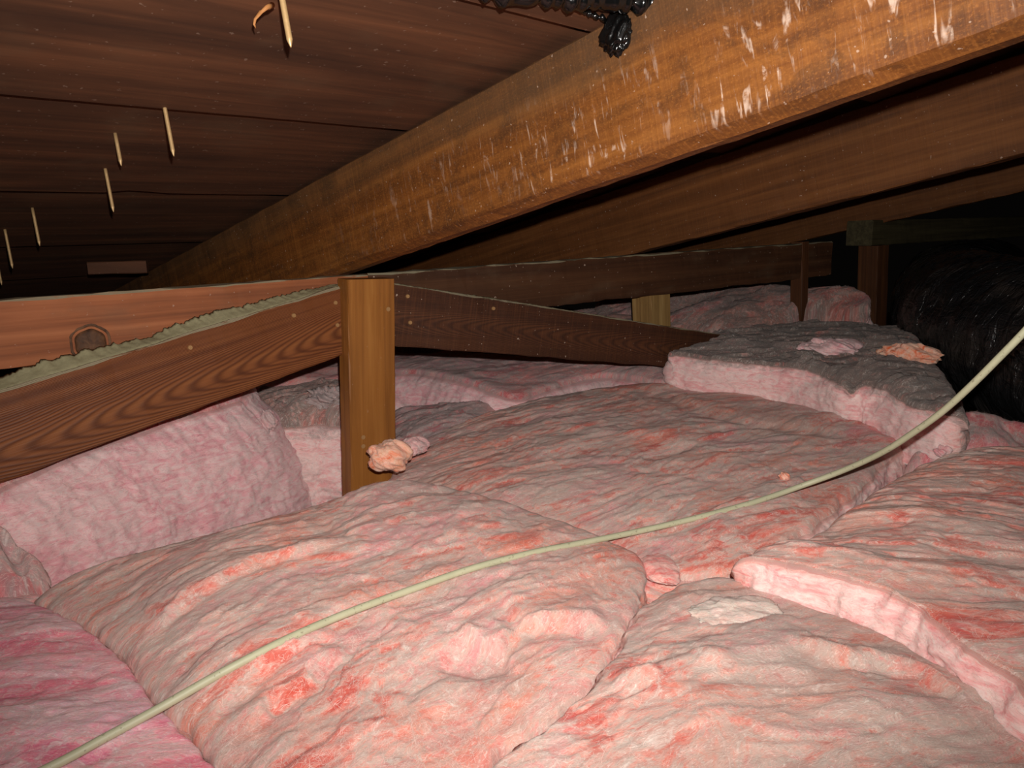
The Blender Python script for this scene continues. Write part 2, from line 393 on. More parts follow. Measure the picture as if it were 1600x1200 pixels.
for (bx, by), ty, lab in nails:
    q = hit_plane(bx, by, ROOF0, RN)
    lo_, hi_ = 0.005, 0.15
    for _ in range(40):
        m_ = (lo_+hi_)/2
        if proj(q-RN*m_)[1] < ty: lo_ = m_
        else: hi_ = m_
    L = (lo_+hi_)/2
    o = link('roofing_nail', nail_mesh(L, 0.0030 if by < 0 else 0.0026), M_NAIL); tag(o, lab, 'nail', 'nails poking through the roof sheathing')
    rot = Vector((0, 0, 1)).rotation_difference(Vector(RN)).to_matrix().to_4x4()
    o.matrix_world = Matrix.Translation(Vector(q)) @ rot
def tube(name, pts, rads, mat, n=12, smooth=True, closed=True, disp=None):
    pts = np.asarray(pts, float); m = len(pts); V = []; F = []
    T = np.gradient(pts, axis=0); T /= np.linalg.norm(T, axis=1)[:, None]
    nrm = np.cross(T[0], [0, 0, 1.0]); nrm = nrm/np.linalg.norm(nrm)
    rads = np.broadcast_to(np.asarray(rads, float), (m,))
    for i in range(m):
        nrm = nz(nrm-T[i]*(nrm@T[i])); bi = np.cross(T[i], nrm)
        for k in range(n):
            a = 2*pi*k/n; r_ = rads[i] if disp is None else rads[i]+disp(i, k, a)
            V.append(pts[i]+r_*(cos(a)*nrm+sin(a)*bi))
    for i in range(m-1):
        for k in range(n):
            a = i*n+k; b = i*n+(k+1) % n; F.append((a, b, b+n, a+n))
    if closed: F.append(tuple(range(n-1, -1, -1))); F.append(tuple((m-1)*n+k for k in range(n)))
    me = mesh_np(name, V, F, smooth); fix_normals(me); return me
sp_px = [(425, 8, 0.000), (418, 12, 0.012), (408, 18, 0.016), (399, 29, 0.014), (397, 38, 0.02), (400, 45, 0.022)]
pts = [hit_plane(x, y, ROOF0-RN*dn, RN) for x, y, dn in sp_px]
o = link('wood_splinter', tube('wood_splinter', pts, [0.003, 0.0026, 0.002, 0.0016, 0.0012, 0.0005], M_SPLINT, 8), M_SPLINT)
tag(o, 'curled wood splinter hanging from the sheathing beside the longest nail', 'splinter')

def blob(name, c, axes, amp, fr, seed, mat, res=40):
    """A closed lumpy body; axes = three half-axis vectors."""
    V = []; F = []; nu, nv = res*2, res
    for j in range(nv+1):
        th = pi*j/nv
        for i in range(nu):
            ph = 2*pi*i/nu; d = np.array([sin(th)*cos(ph), sin(th)*sin(ph), cos(th)]); V.append(d)
    V = np.array(V)
    nn = fbm(V[:, 0]*fr+V[:, 2]*fr*0.7+seed, V[:, 1]*fr-V[:, 2]*fr*0.6, 4, seed)
    W = np.asarray(c)+((V*(1+amp*nn)[:, None])@np.asarray(axes))
    for j in range(nv):
        for i in range(nu):
            a = j*nu+i; b = j*nu+(i+1) % nu; F.append((a, b, b+nu, a+nu))
    me = mesh_np(name, W, F)
    bm = bmesh.new(); bm.from_mesh(me); bmesh.ops.remove_doubles(bm, verts=bm.verts, dist=1e-6); bmesh.ops.recalc_face_normals(bm, faces=bm.faces); bm.to_mesh(me); bm.free()
    me.polygons.foreach_set('use_smooth', [True]*len(me.polygons))
    return me
tp = hit_plane(962, 50, RAF0-BD*0.006, BD)
o = link('tar_clump', blob('tar_clump', tp-RN*0.004, [RD*0.022, BD*0.012, RN*0.022], 0.42, 2.2, 3, M_TAR, 36), M_TAR); tag(o, 'glossy black tar clump hanging at the top edge of the big rafter', 'tar')
for k, (a, b, rr, lab) in enumerate((((966, 36), (1075, -20), 0.011, 'thin black tar bead squeezed along the top edge of the big rafter'), ((905, 16), (962, 36), 0.0035, 'thin black tar line along the board seam meeting the tar clump'), ((740, -12), (1040, 6), 0.015, 'ragged black tar ridge along the seam at the top edge'))):
    A_ = hit_plane(*a, ROOF0, RN); B_ = hit_plane(*b, ROOF0, RN); n = 60
    pts = [A_+(B_-A_)*i/n + RD*0.004*float(pn(i*0.15, k, 4)) for i in range(n+1)]
    rad = [max(0.0008, rr*(0.75+0.9*float(pn(i*0.3, k*3.0, 7)))) * min(1, i/4+0.15, (n-i)/4+0.15) for i in range(n+1)]
    o = link('tar_bead', tube('tar_bead', pts, rad, M_TAR, 10), M_TAR); tag(o, lab, 'tar')

# ------------------------------------------------------------------ insulation
def fibre_mat(name, dustc=srgb(188, 172, 162), hue=0.0, sat=1.0, dark=1.0):
    t = NT(name)
    at = lambda n_: t.n('ShaderNodeAttribute', attribute_name=n_)
    fib = at('fib').outputs['Vector']; lay = at('layer').outputs['Fac']; dust = at('dust').outputs['Fac']; cut = at('cut').outputs['Fac']
    n1 = t.noise(t.mapped(fib, (6, 12, 3)), 1.0, 4, 0.62, 1.2)
    n2 = t.noise(t.mapped(fib, (20, 52, 20)), 1.0, 5, 0.68, 1.8)
    n3 = t.noise(t.mapped(fib, (110, 330, 110)), 1.0, 2, 0.7, 2.2)
    n4 = t.noise(t.mapped(fib, (4, 7, 1), (9, 3, 2)), 1.0, 4, 0.55, 0.8)
    n5 = t.noise(t.mapped(fib, (30, 38, 30), (2, 5, 1)), 1.0, 4, 0.7, 2.5)
    v = t.math('ADD', t.math('MULTIPLY', lay, 0.30), t.math('ADD', t.math('MULTIPLY', n1, 0.70), t.math('MULTIPLY', t.math('SUBTRACT', n2, 0.5), 0.70)))
    c = t.ramp(v, [(0.26, srgb(204, 84, 72)), (0.37, srgb(220, 122, 108)), (0.46, srgb(230, 164, 150)), (0.53, srgb(208, 180, 168)), (0.61, srgb(232, 160, 154)), (0.70, srgb(214, 126, 122)), (0.80, srgb(222, 202, 194))])
    c = t.mix(t.math('MULTIPLY', t.step(n4, 0.50, 0.66), 0.60), c, srgb(230, 128, 100))
    c = t.mix(t.math('MULTIPLY', t.step(n4, 0.46, 0.32), 0.50), c, srgb(224, 130, 146))
    cutc = t.ramp(t.math('ADD', t.math('MULTIPLY', n2, 0.7), t.math('MULTIPLY', n1, 0.3)), [(0.32, srgb(232, 136, 140)), (0.44, srgb(244, 180, 178)), (0.56, srgb(250, 216, 210)), (0.72, srgb(238, 166, 164))])
    c = t.mix(cut, c, cutc)
    nm = t.math('ADD', t.math('MULTIPLY', n1, 0.45), t.math('MULTIPLY', n5, 0.55))
    dm = t.math('MULTIPLY', t.step(t.math('ADD', nm, t.math('MULTIPLY', t.math('SUBTRACT', dust, 0.5), 0.24)), 0.42, 0.62), t.math('MINIMUM', t.math('ADD', t.math('MULTIPLY', dust, 0.6), 0.3), 0.92))
    c = t.mix(dm, c, dustc)
    c = t.mix(t.math('MULTIPLY', t.step(n5, 0.56, 0.74), 0.45), c, srgb(250, 236, 228))
    c = t.mix(t.math('MULTIPLY', t.step(n5, 0.44, 0.30), 0.35), c, srgb(176, 124, 116))
    c = t.mix(t.math('MULTIPLY', t.step(n3, 0.54, 0.72), 0.40), c, srgb(250, 238, 230))
    c = t.mix(t.math('MULTIPLY', t.step(n3, 0.46, 0.28), 0.28), c, srgb(150, 100, 94))
    hsv = t.n('ShaderNodeHueSaturation'); hsv.inputs['Hue'].default_value = 0.5+hue; hsv.inputs['Saturation'].default_value = sat; hsv.inputs['Value'].default_value = dark
    t.val(hsv.inputs['Color'], c)
    nr = t.bump(n2, 0.45, 0.0035); nr = t.bump(n5, 0.35, 0.002, nr); nr = t.bump(n3, 0.5, 0.0010, nr)
    t.b.inputs['Subsurface Weight'].default_value = 0.6; t.b.inputs['Subsurface Radius'].default_value = (1.0, 0.55, 0.5); t.b.inputs['Subsurface Scale'].default_value = 0.007
    t.b.inputs['Sheen Weight'].default_value = 0.10; t.b.inputs['Sheen Roughness'].default_value = 0.6
    return t.out(hsv.outputs[0], 1.0, nr, 0.05)
M_FIB = fibre_mat('pink_fibreglass')
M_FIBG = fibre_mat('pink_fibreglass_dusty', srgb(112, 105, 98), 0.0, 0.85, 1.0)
M_FIBM = fibre_mat('pink_fibreglass_magenta', srgb(196, 172, 170), -0.035, 0.92, 1.16)
M_FIBV = fibre_mat('pink_fibreglass_pale', srgb(160, 148, 144), -0.015, 0.9, 1.0)
M_WISP = simple('loose_glass_fibre', srgb(240, 208, 198), 0.6, 0, 0.5, 50, 0.1)

def resample(pts, n):
    pts = np.asarray(pts, float)
    if len(pts) > 2:      # Catmull-Rom densify
        Q = np.vstack([2*pts[0]-pts[1], pts, 2*pts[-1]-pts[-2]]); out = []
        for i in range(1, len(Q)-2):
            for s in np.linspace(0, 1, 24, endpoint=False):
                a, b, c, d = Q[i-1], Q[i], Q[i+1], Q[i+2]
                out.append(0.5*((2*b)+(c-a)*s+(2*a-5*b+4*c-d)*s*s+(3*b-a-3*c+d)*s**3))
        out.append(Q[-2]); pts = np.array(out)
    d = np.r_[0, np.cumsum(np.linalg.norm(np.diff(pts, axis=0), axis=1))]
    t = np.linspace(0, d[-1], n); return np.stack([np.interp(t, d, pts[:, k]) for k in range(3)], 1), d[-1]
def polydist(X, Y, pl):
    """Signed distance (positive left of travel) and parameter along an xy polyline."""
    best = np.full(X.shape, 1e9); sgn = np.ones(X.shape); par = np.zeros(X.shape)
    n = len(pl)-1
    for i in range(n):
        ax, ay = pl[i][:2]; bx, by = pl[i+1][:2]; dx, dy = bx-ax, by-ay; L2 = dx*dx+dy*dy+1e-12
        t = np.clip(((X-ax)*dx+(Y-ay)*dy)/L2, 0, 1); ex = X-ax-t*dx; ey = Y-ay-t*dy; dd = np.hypot(ex, ey)
        m = dd < best; best[m] = dd[m]; sgn[m] = np.sign(dx*ey-dy*ex)[m]; par[m] = ((i+t)/n)[m]
    return best, sgn, par
def sm(x): x = np.clip(x, 0, 1); return x*x*(3-2*x)

batt_objs = []
def batt(label, back, right, front, left, mat, res=0.005, amp=0.010, terr=0.007, grain=0.6, bulge=0.02, rnd=(0.04, 0.04, 0.04, 0.04), zbot=0.02, dust=0.5, cut=(0, 0, 0, 0), folds=(), side_out=0.012, seed=1, fibres=900, dustfn=None, name='insulation_batt', side_amp=1.0, lean=None, cat='insulation', group='pink insulation batts over the ceiling', edge_amp=0.006):
    W = lambda L: [G(*p) for p in L]
    bk0, Lb = resample(W(back), 200); _, Lr = resample(W(right), 200); _, Lf = resample(W(front), 200); _, Ll = resample(W(left), 200)
    nu = int(np.clip(max(Lb, Lf)/res, 12, 420)); nv = int(np.clip(max(Lr, Ll)/res, 12, 420))
    bk, _ = resample(W(back), nu); fr, _ = resample(W(front), nu); lf, _ = resample(W(left), nv); rg, _ = resample(W(right), nv)
    u = np.linspace(0, 1, nu)[None, :, None]; v = np.linspace(0, 1, nv)[:, None, None]
    S = (1-v)*bk[None]+v*fr[None]+(1-u)*lf[:, None]+u*rg[:, None]-((1-u)*(1-v)*bk[0]+u*(1-v)*bk[-1]+(1-u)*v*fr[0]+u*v*fr[-1])
    X, Y, Z = S[..., 0].copy(), S[..., 1].copy(), S[..., 2].copy()
    uu, vv = u[..., 0], v[..., 0]
    Lu = (Lb+Lf)/2; Lv = (Lr+Ll)/2
    Z = Z + bulge*(1-(2*uu-1)**4)*(1-(2*vv-1)**4)
    cg, sg = cos(grain), sin(grain); s = X*cg+Y*sg; t = -X*sg+Y*cg
    wx = fbm(s*4, t*4, 3, seed)*0.06; wy = fbm(s*4+9, t*4, 3, seed+5)*0.035
    big = fbm((s+wx)*4.5, (t+wy)*9, 3, seed+11)
    mid = fbm((s+wx)*10, (t+wy)*24, 4, seed+23)
    fine = fbm((s+wx*1.3)*34, (t+wy*1.3)*130, 3, seed+31)
    q = (fbm((s+wx)*5, (t+wy)*13, 4, seed+41)*0.5+0.5)*6
    fr_ = q-np.floor(q); tz = (np.floor(q)+sm(np.minimum(fr_/0.22, 1)))/6
    layer = np.clip(((np.floor(q)*0.618 + 0.13*seed) % 1.0)*0.75+mid*0.18+0.12, 0, 1)
    edge = np.minimum(np.minimum(uu*Lu, (1-uu)*Lu), np.minimum(vv*Lv, (1-vv)*Lv))
    em = 0.35+0.65*sm(edge/0.05)
    Z = Z+em*(amp*big+terr*(tz-0.5)*2.2+0.0024*mid+0.0009*fine+0.0013*fbm(X*60, Y*60, 4, seed+37, 0.6))
    dd = np.full(X.shape, dust)
    for fd in folds:      # (pixel polyline with z, kind, amplitude, width, length)
        pl, kind, a_, w_, l_ = fd; pl = [G(*p) for p in pl]
        pl, _ = resample(pl, 40)
        wob = fbm(X*22, Y*22, 3, seed+77)*0.010
        d, sg_, par = polydist(X, Y, pl); env = sm(par*5)*sm((1-par)*5)
        if kind == 'step':
            sd = d*sg_+wob
            Z = Z+a_*env*np.where(sd > 0, sm(sd/w_)*np.exp(-sd/l_), 0)-a_*0.35*env*np.exp(-(sd/w_/1.3)**2)*(sd < w_)
        else:
            Z = Z+a_*env*np.exp(-((d+wob*0.5)/w_)**2)
    r4 = [vv*Lv, (1-uu)*Lu, (1-vv)*Lv, uu*Lu]
    for dist, r_ in zip(r4, rnd):
        if r_ > 0:
            k = np.clip(1-dist/r_, 0, 1); Z = Z-r_*0.8*(1-np.sqrt(np.maximum(0, 1-k*k*0.995)))
    # ragged outline
    dxn = edge_amp*fbm(X*26, Y*26, 4, seed+3)*np.exp(-edge/0.03); dyn = edge_amp*fbm(X*26+7, Y*26, 4, seed+4)*np.exp(-edge/0.03)
    X = X+dxn; Y = Y+dyn
    V = np.stack([X, Y, Z], -1).reshape(-1, 3)
    idx = np.arange(nu*nv).reshape(nv, nu)
    F = np.stack([idx[:-1, :-1], idx[1:, :-1], idx[1:, 1:], idx[:-1, 1:]], -1).reshape(-1, 4)
    fib = np.stack([s+wx*0.5, t+wy*0.5, np.zeros_like(s)], -1).reshape(-1, 3)
    lay_ = layer.reshape(-1); dus = dd.reshape(-1); cu = np.zeros(len(V))
    # skirt
    loop = np.r_[idx[0, :-1], idx[:-1, -1], idx[-1, :0:-1], idx[:0:-1, 0]]
    side = np.r_[np.zeros(nu-1, int), np.ones(nv-1, int), np.full(nu-1, 2), np.full(nv-1, 3)]
    LP = V[loop]; M = len(loop)
    kk = 7; T = sum(np.roll(LP, -j, 0)-np.roll(LP, j, 0) for j in range(1, kk))
    ks = 16; T = sum(np.roll(LP, -j, 0)-np.roll(LP, j, 0) for j in range(1, ks))
    Nn = np.stack([-T[:, 1], T[:, 0]], 1); Nn /= np.linalg.norm(Nn, axis=1)[:, None]+1e-9
    arc = np.r_[0, np.cumsum(np.linalg.norm(np.diff(LP[:, :2], axis=0), axis=1))]
    ks = 20; LS = sum(np.roll(LP[:, :2], j, 0) for j in range(-ks, ks+1))/(2*ks+1)
    cutv = np.array(cut, float)[side]
    ker = 9; cutv = sum(np.roll(cutv, j) for j in range(-ker, ker+1))/(2*ker+1)
    thick = np.maximum(0.004, LP[:, 2]-zbot); K = int(np.clip(thick.max()/max(res, 0.004), 5, 60))
    rings = []
    for k in range(1, K+1):
        tt = k/K; zz = LP[:, 2]-thick*tt
        prof = side_out*(np.sin(pi*min(1, tt*1.0)*0.9)**0.6)
        lyr = (fbm(arc*5, zz*80, 3, seed+61)*0.0022+fbm(arc*13, zz*26+3, 4, seed+62)*0.010+fbm(arc*70, zz*110, 3, seed+63)*0.0030)*side_amp*min(1, k/2)
        o_ = prof+lyr
        bb = 0.85*float(sm(np.array(k/5.0))); PX = LP[:, :2]*(1-bb)+LS*bb
        if lean is not None: PX = PX+np.asarray(lean)[None, :2]*tt
        rings.append(np.stack([PX[:, 0]+Nn[:, 0]*o_, PX[:, 1]+Nn[:, 1]*o_, zz], 1))
        V = np.vstack([V, rings[-1]])
        fib = np.vstack([fib, np.stack([arc, zz*1.3, np.full(M, 1.7)], 1)])
        lay_ = np.r_[lay_, np.clip(0.5+0.4*fbm(arc*5, zz*90, 3, seed+71), 0, 1)]
        dus = np.r_[dus, np.full(M, dust*0.5)*np.where(cutv > 0.5, 0.25 if tt > 0.12 else 1, 1)]
        cu = np.r_[cu, cutv*min(1, k/2)]
    prev = loop; base = nu*nv; FS = []
    for k in range(K):
        cur = base+k*M+np.arange(M)
        FS.append(np.stack([prev, np.roll(prev, -1), np.roll(cur, -1), cur], 1)); prev = cur
    faces = F.tolist()+np.vstack(FS).tolist()+[prev[::-1].tolist()]
    if dustfn is not None: dus = dustfn(V, dus)
    me = bpy.data.meshes.new(name); me.from_pydata(V.tolist(), [], faces)
    me.polygons.foreach_set('use_smooth', [True]*len(me.polygons))
    for nm, arr in (('layer', lay_), ('dust', dus), ('cut', cu)):
        me.attributes.new(nm, 'FLOAT', 'POINT').data.foreach_set('value', arr.astype(np.float32))
    me.attributes.new('fib', 'FLOAT_VECTOR', 'POINT').data.foreach_set('vector', fib.astype(np.float32).reshape(-1))
    me.update()
    o = link(name, me, mat); tag(o, label, cat, group)
    batt_objs.append((V, faces))
    if fibres: wisps(o, me, V, fibres*5, seed, len(V) if max(cut) > 0 else nu*nv, loop)
    return o
def wisps(parent, me, V, n, seed, ntop, loop):
    r = np.random.default_rng(seed*13+5)
    ii = np.r_[r.integers(0, ntop, int(n*0.88)), r.choice(loop, int(n*0.12))]
    nor = np.zeros(len(V)*3, np.float32); me.vertices.foreach_get('normal', nor); nor = nor.reshape(-1, 3)
    m = len(ii); p = np.asarray(V, float)[ii]; nv_ = nor[ii].astype(float); a = r.uniform(0, 2*pi, m)
    d = np.stack([np.cos(a), np.sin(a), np.zeros(m)], 1); d = d-nv_*(d*nv_).sum(1)[:, None]; d /= np.linalg.norm(d, axis=1)[:, None]+1e-9
    sd = np.cross(d, nv_); sd /= np.linalg.norm(sd, axis=1)[:, None]+1e-9
    L = r.uniform(0.004, 0.013, m)[:, None]; lift = r.uniform(0.0, 0.30, m)[:, None]*L; bend = r.normal(0, 0.55, m)[:, None]*L; wd = r.uniform(0.00006, 0.00016, m)[:, None]
    VV = np.zeros((m, 8, 3))
    for k in range(4):
        t_ = k/3; c = p+d*L*(t_-0.4)+nv_*(lift*t_*t_+0.0003)+sd*bend*t_*t_; ww = wd*(1-0.6*t_)
        VV[:, 2*k] = c-sd*ww; VV[:, 2*k+1] = c+sd*ww
    VV = VV.reshape(-1, 3); b0 = np.arange(m)[:, None]*8
    FF = np.concatenate([b0+np.array([[2*k, 2*k+1, 2*k+3, 2*k+2]]) for k in range(3)], 0)
    m2 = mesh_np('loose_fibres', VV, FF); o = link('loose_fibres', m2, M_WISP); o.parent = parent; tag(o, 'fine pale loose glass fibres', kind='stuff')

# --- far and back batts
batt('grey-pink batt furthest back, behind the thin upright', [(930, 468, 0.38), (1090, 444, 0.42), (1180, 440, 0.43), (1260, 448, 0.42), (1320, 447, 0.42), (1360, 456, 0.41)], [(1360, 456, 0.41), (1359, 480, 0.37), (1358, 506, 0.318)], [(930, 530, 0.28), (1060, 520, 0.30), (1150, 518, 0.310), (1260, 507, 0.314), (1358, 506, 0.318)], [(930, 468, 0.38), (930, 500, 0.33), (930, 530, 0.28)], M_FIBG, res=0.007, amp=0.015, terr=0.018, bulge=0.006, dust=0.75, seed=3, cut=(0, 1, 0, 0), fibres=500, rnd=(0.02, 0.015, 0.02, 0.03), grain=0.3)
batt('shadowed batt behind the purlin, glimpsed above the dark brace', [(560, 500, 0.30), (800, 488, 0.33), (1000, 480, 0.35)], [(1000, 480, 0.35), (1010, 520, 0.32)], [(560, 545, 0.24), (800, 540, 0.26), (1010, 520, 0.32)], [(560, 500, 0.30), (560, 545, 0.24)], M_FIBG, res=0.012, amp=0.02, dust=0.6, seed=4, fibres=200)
batt('pale pink batt right of the post, below the dark brace', [(560, 552, 0.255), (700, 549, 0.265), (880, 556, 0.27), (1040, 562, 0.28)], [(1040, 562, 0.28), (1045, 581, 0.265), (1050, 600, 0.25)], [(560, 584, 0.25), (640, 578, 0.262), (720, 590, 0.262), (800, 618, 0.235), (850, 606, 0.24), (940, 584, 0.25), (1050, 600, 0.25)], [(560, 552, 0.255), (560, 584, 0.25)], M_FIBV, res=0.005, amp=0.010, dust=0.6, seed=5, cut=(0, 0, 1, 0), rnd=(0.03, 0.03, 0.015, 0.02), bulge=0.006, side_out=0.05)
batt('dusty low batt right behind the post foot, beside the peach tuft', [(600, 640, 0.19), (690, 630, 0.20), (790, 632, 0.21)], [(790, 632, 0.21), (760, 660, 0.19), (720, 690, 0.175)], [(600, 720, 0.165), (660, 712, 0.165), (720, 690, 0.175)], [(600, 640, 0.19), (600, 720, 0.165)], M_FIBV, res=0.004, amp=0.010, terr=0.012, dust=0.8, seed=6, fibres=300)
batt('dark purple batt deep in the gap under the left brace', [(330, 530, 0.33), (450, 525, 0.33), (580, 530, 0.33)], [(580, 530, 0.33), (580, 600, 0.27)], [(330, 620, 0.27), (450, 612, 0.27), (580, 600, 0.27)], [(330, 530, 0.33), (330, 620, 0.27)], M_FIBV, res=0.009, amp=0.02, dust=0.3, seed=7, fibres=200)
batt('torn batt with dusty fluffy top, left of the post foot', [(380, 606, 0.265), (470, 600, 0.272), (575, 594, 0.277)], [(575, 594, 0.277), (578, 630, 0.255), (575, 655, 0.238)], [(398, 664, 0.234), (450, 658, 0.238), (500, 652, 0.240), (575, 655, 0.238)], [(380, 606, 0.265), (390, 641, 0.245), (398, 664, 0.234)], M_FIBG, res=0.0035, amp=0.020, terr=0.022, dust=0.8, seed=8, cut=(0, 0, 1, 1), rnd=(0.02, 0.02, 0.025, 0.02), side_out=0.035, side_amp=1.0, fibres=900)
# --- big cut batt under the left brace
batt('thick cut pink batt standing under the swirly-grained brace', [(-420, 860, 0.27), (-160, 770, 0.29), (20, 705, 0.305), (160, 655, 0.315), (280, 618, 0.32), (388, 590, 0.325)], [(388, 590, 0.325), (384, 604, 0.32), (378, 618, 0.316)], [(-420, 930, 0.26), (-160, 822, 0.28), (0, 752, 0.295), (140, 694, 0.305), (270, 651, 0.312), (378, 618, 0.316)], [(-420, 860, 0.27), (-420, 930, 0.26)], M_FIBV, res=0.0035, amp=0.008, terr=0.004, bulge=0.002, dust=0.3, seed=9, cut=(0, 1, 1, 0), rnd=(0.01, 0.006, 0.012, 0.01), side_out=0.04, side_amp=0.8, fibres=2500, lean=pdir*0.11)
batt('small grey-pink batt corner tucked in at the left edge', [(-400, 860, 0.25), (-150, 822, 0.26), (-20, 812, 0.262), (30, 830, 0.25)], [(30, 830, 0.25), (62, 858, 0.225), (78, 884, 0.205)], [(-400, 970, 0.20), (-150, 930, 0.205), (0, 905, 0.205), (78, 884, 0.205)], [(-400, 860, 0.25), (-400, 970, 0.20)], M_FIBV, res=0.0035, amp=0.012, terr=0.010, dust=0.7, seed=10, fibres=500, folds=[([(0, 850, 0.24), (25, 880, 0.21), (40, 900, 0.2)], 'groove', -0.03, 0.012, 0)])
# --- middle batt
batt('wide flat batt in the middle, lying behind the cable', [(640, 694, 0.175), (761, 647, 0.205), (855, 618, 0.225), (945, 602, 0.238), (1020, 596, 0.245), (1150, 608, 0.247), (1300, 640, 0.245), (1440, 672, 0.235)], [(1440, 672, 0.235), (1392, 708, 0.232), (1330, 765, 0.222), (1250, 830, 0.212), (1165, 890, 0.20)], [(600, 790, 0.17), (760, 800, 0.195), (900, 830, 0.20), (1030, 890, 0.198), (1165, 890, 0.20)], [(640, 694, 0.175), (610, 735, 0.168), (600, 790, 0.165)], M_FIB, res=0.0036, amp=0.009, terr=0.006, bulge=0.010, dust=0.6, seed=12, cut=(0, 1, 0, 0), rnd=(0.03, 0.015, 0.012, 0.02), side_out=0.02, grain=0.45, fibres=2600,
     folds=[([(800, 640, 0.23), (880, 670, 0.235), (990, 680, 0.24), (1100, 700, 0.24)], 'step', 0.005, 0.03, 0.08), ([(980, 600, 0.24), (1100, 640, 0.25), (1250, 665, 0.25), (1400, 690, 0.24)], 'groove', -0.010, 0.03, 0)])
# --- right back batt with grey top
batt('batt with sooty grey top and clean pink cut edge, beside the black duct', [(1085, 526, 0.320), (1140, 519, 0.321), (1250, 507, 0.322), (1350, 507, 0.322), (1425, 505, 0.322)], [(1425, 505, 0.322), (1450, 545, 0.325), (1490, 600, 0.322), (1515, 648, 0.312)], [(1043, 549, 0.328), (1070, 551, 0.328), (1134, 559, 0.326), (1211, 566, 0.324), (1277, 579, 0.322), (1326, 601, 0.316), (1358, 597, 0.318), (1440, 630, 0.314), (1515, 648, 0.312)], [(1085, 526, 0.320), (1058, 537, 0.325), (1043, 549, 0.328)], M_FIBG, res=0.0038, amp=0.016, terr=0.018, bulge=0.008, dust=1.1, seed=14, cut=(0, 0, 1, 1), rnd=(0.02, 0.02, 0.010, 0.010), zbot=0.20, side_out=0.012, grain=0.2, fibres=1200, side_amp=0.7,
     folds=[([(1335, 640, 0.30), (1330, 600, 0.32), (1345, 580, 0.33)], 'groove', -0.012, 0.008, 0)])
batt('small mauve batt squeezed between the black duct and the right-hand batt', [(1440, 655, 0.275), (1520, 640, 0.28), (1640, 672, 0.258), (1720, 700, 0.25)], [(1720, 700, 0.25), (1720, 760, 0.22)], [(1400, 735, 0.20), (1460, 728, 0.22), (1560, 725, 0.23), (1720, 760, 0.22)], [(1440, 655, 0.275), (1432, 690, 0.24), (1400, 735, 0.20)], M_FIBV, res=0.004, amp=0.012, terr=0.012, dust=0.55, seed=15, grain=1.1, fibres=600)
# --- front batts
batt('rumpled salmon-pink batt in front of the post, crossed by the cable', [(38, 928, 0.20), (130, 882, 0.215), (250, 846, 0.226), (350, 818, 0.232), (470, 786, 0.236), (600, 750, 0.238), (700, 752, 0.234), (790, 776, 0.225), (900, 812, 0.215), (1010, 866, 0.205)], [(1010, 866, 0.205), (1005, 910, 0.207), (962, 1005, 0.208), (918, 1065, 0.205), (845, 1135, 0.20), (735, 1205, 0.195), (560, 1330, 0.19), (400, 1500, 0.19)], [(330, 1500, 0.185), (365, 1500, 0.188), (400, 1500, 0.19)], [(38, 928, 0.20), (95, 955, 0.205), (160, 992, 0.206), (205, 1036, 0.207), (245, 1092, 0.205), (310, 1160, 0.20), (360, 1220, 0.195), (400, 1330, 0.19), (330, 1500, 0.185)], M_FIB, res=0.0032, amp=0.009, terr=0.007, bulge=0.010, dust=0.62, seed=21, rnd=(0.035, 0.014, 0.01, 0.012), side_out=0.006, grain=0.75, fibres=3000,
     folds=[([(205, 1030, 0.21), (270, 978, 0.22), (340, 935, 0.225), (437, 888, 0.235), (560, 850, 0.24)], 'step', 0.010, 0.012, 0.06),
            ([(318, 1140, 0.20), (390, 1092, 0.21), (460, 1050, 0.215), (547, 990, 0.225)], 'step', 0.009, 0.012, 0.05),
            ([(394, 1175, 0.20), (440, 1120, 0.205), (500, 1075, 0.21), (560, 1010, 0.22)], 'step', 0.012, 0.012, 0.05),
            ([(810, 1000, 0.215), (870, 985, 0.217), (955, 990, 0.21)], 'step', 0.013, 0.014, 0.05),
            ([(690, 1030, 0.21), (745, 1042, 0.212), (805, 1030, 0.212)], 'groove', -0.014, 0.018, 0),
            ([(700, 1010, 0.21), (760, 1022, 0.212), (820, 1005, 0.212)], 'step', 0.012, 0.01, 0.04)])
batt('hot-pink batt filling the lower left corner', [(-800, 950, 0.19), (-330, 932, 0.19), (-150, 925, 0.192), (36, 932, 0.198)], [(36, 932, 0.198), (93, 957, 0.203), (158, 995, 0.204), (203, 1039, 0.205), (243, 1095, 0.203), (307, 1163, 0.198), (357, 1223, 0.193), (397, 1333, 0.188), (328, 1502, 0.183)], [(-800, 1500, 0.18), (0, 1510, 0.18), (328, 1502, 0.183)], [(-800, 950, 0.19), (-800, 1200, 0.185), (-800, 1500, 0.18)], M_FIBM, res=0.0036, amp=0.008, terr=0.005, bulge=0.004, dust=0.6, seed=22, rnd=(0.03, 0.010, 0.02, 0.02), side_out=0.004, grain=0.1, fibres=1500)
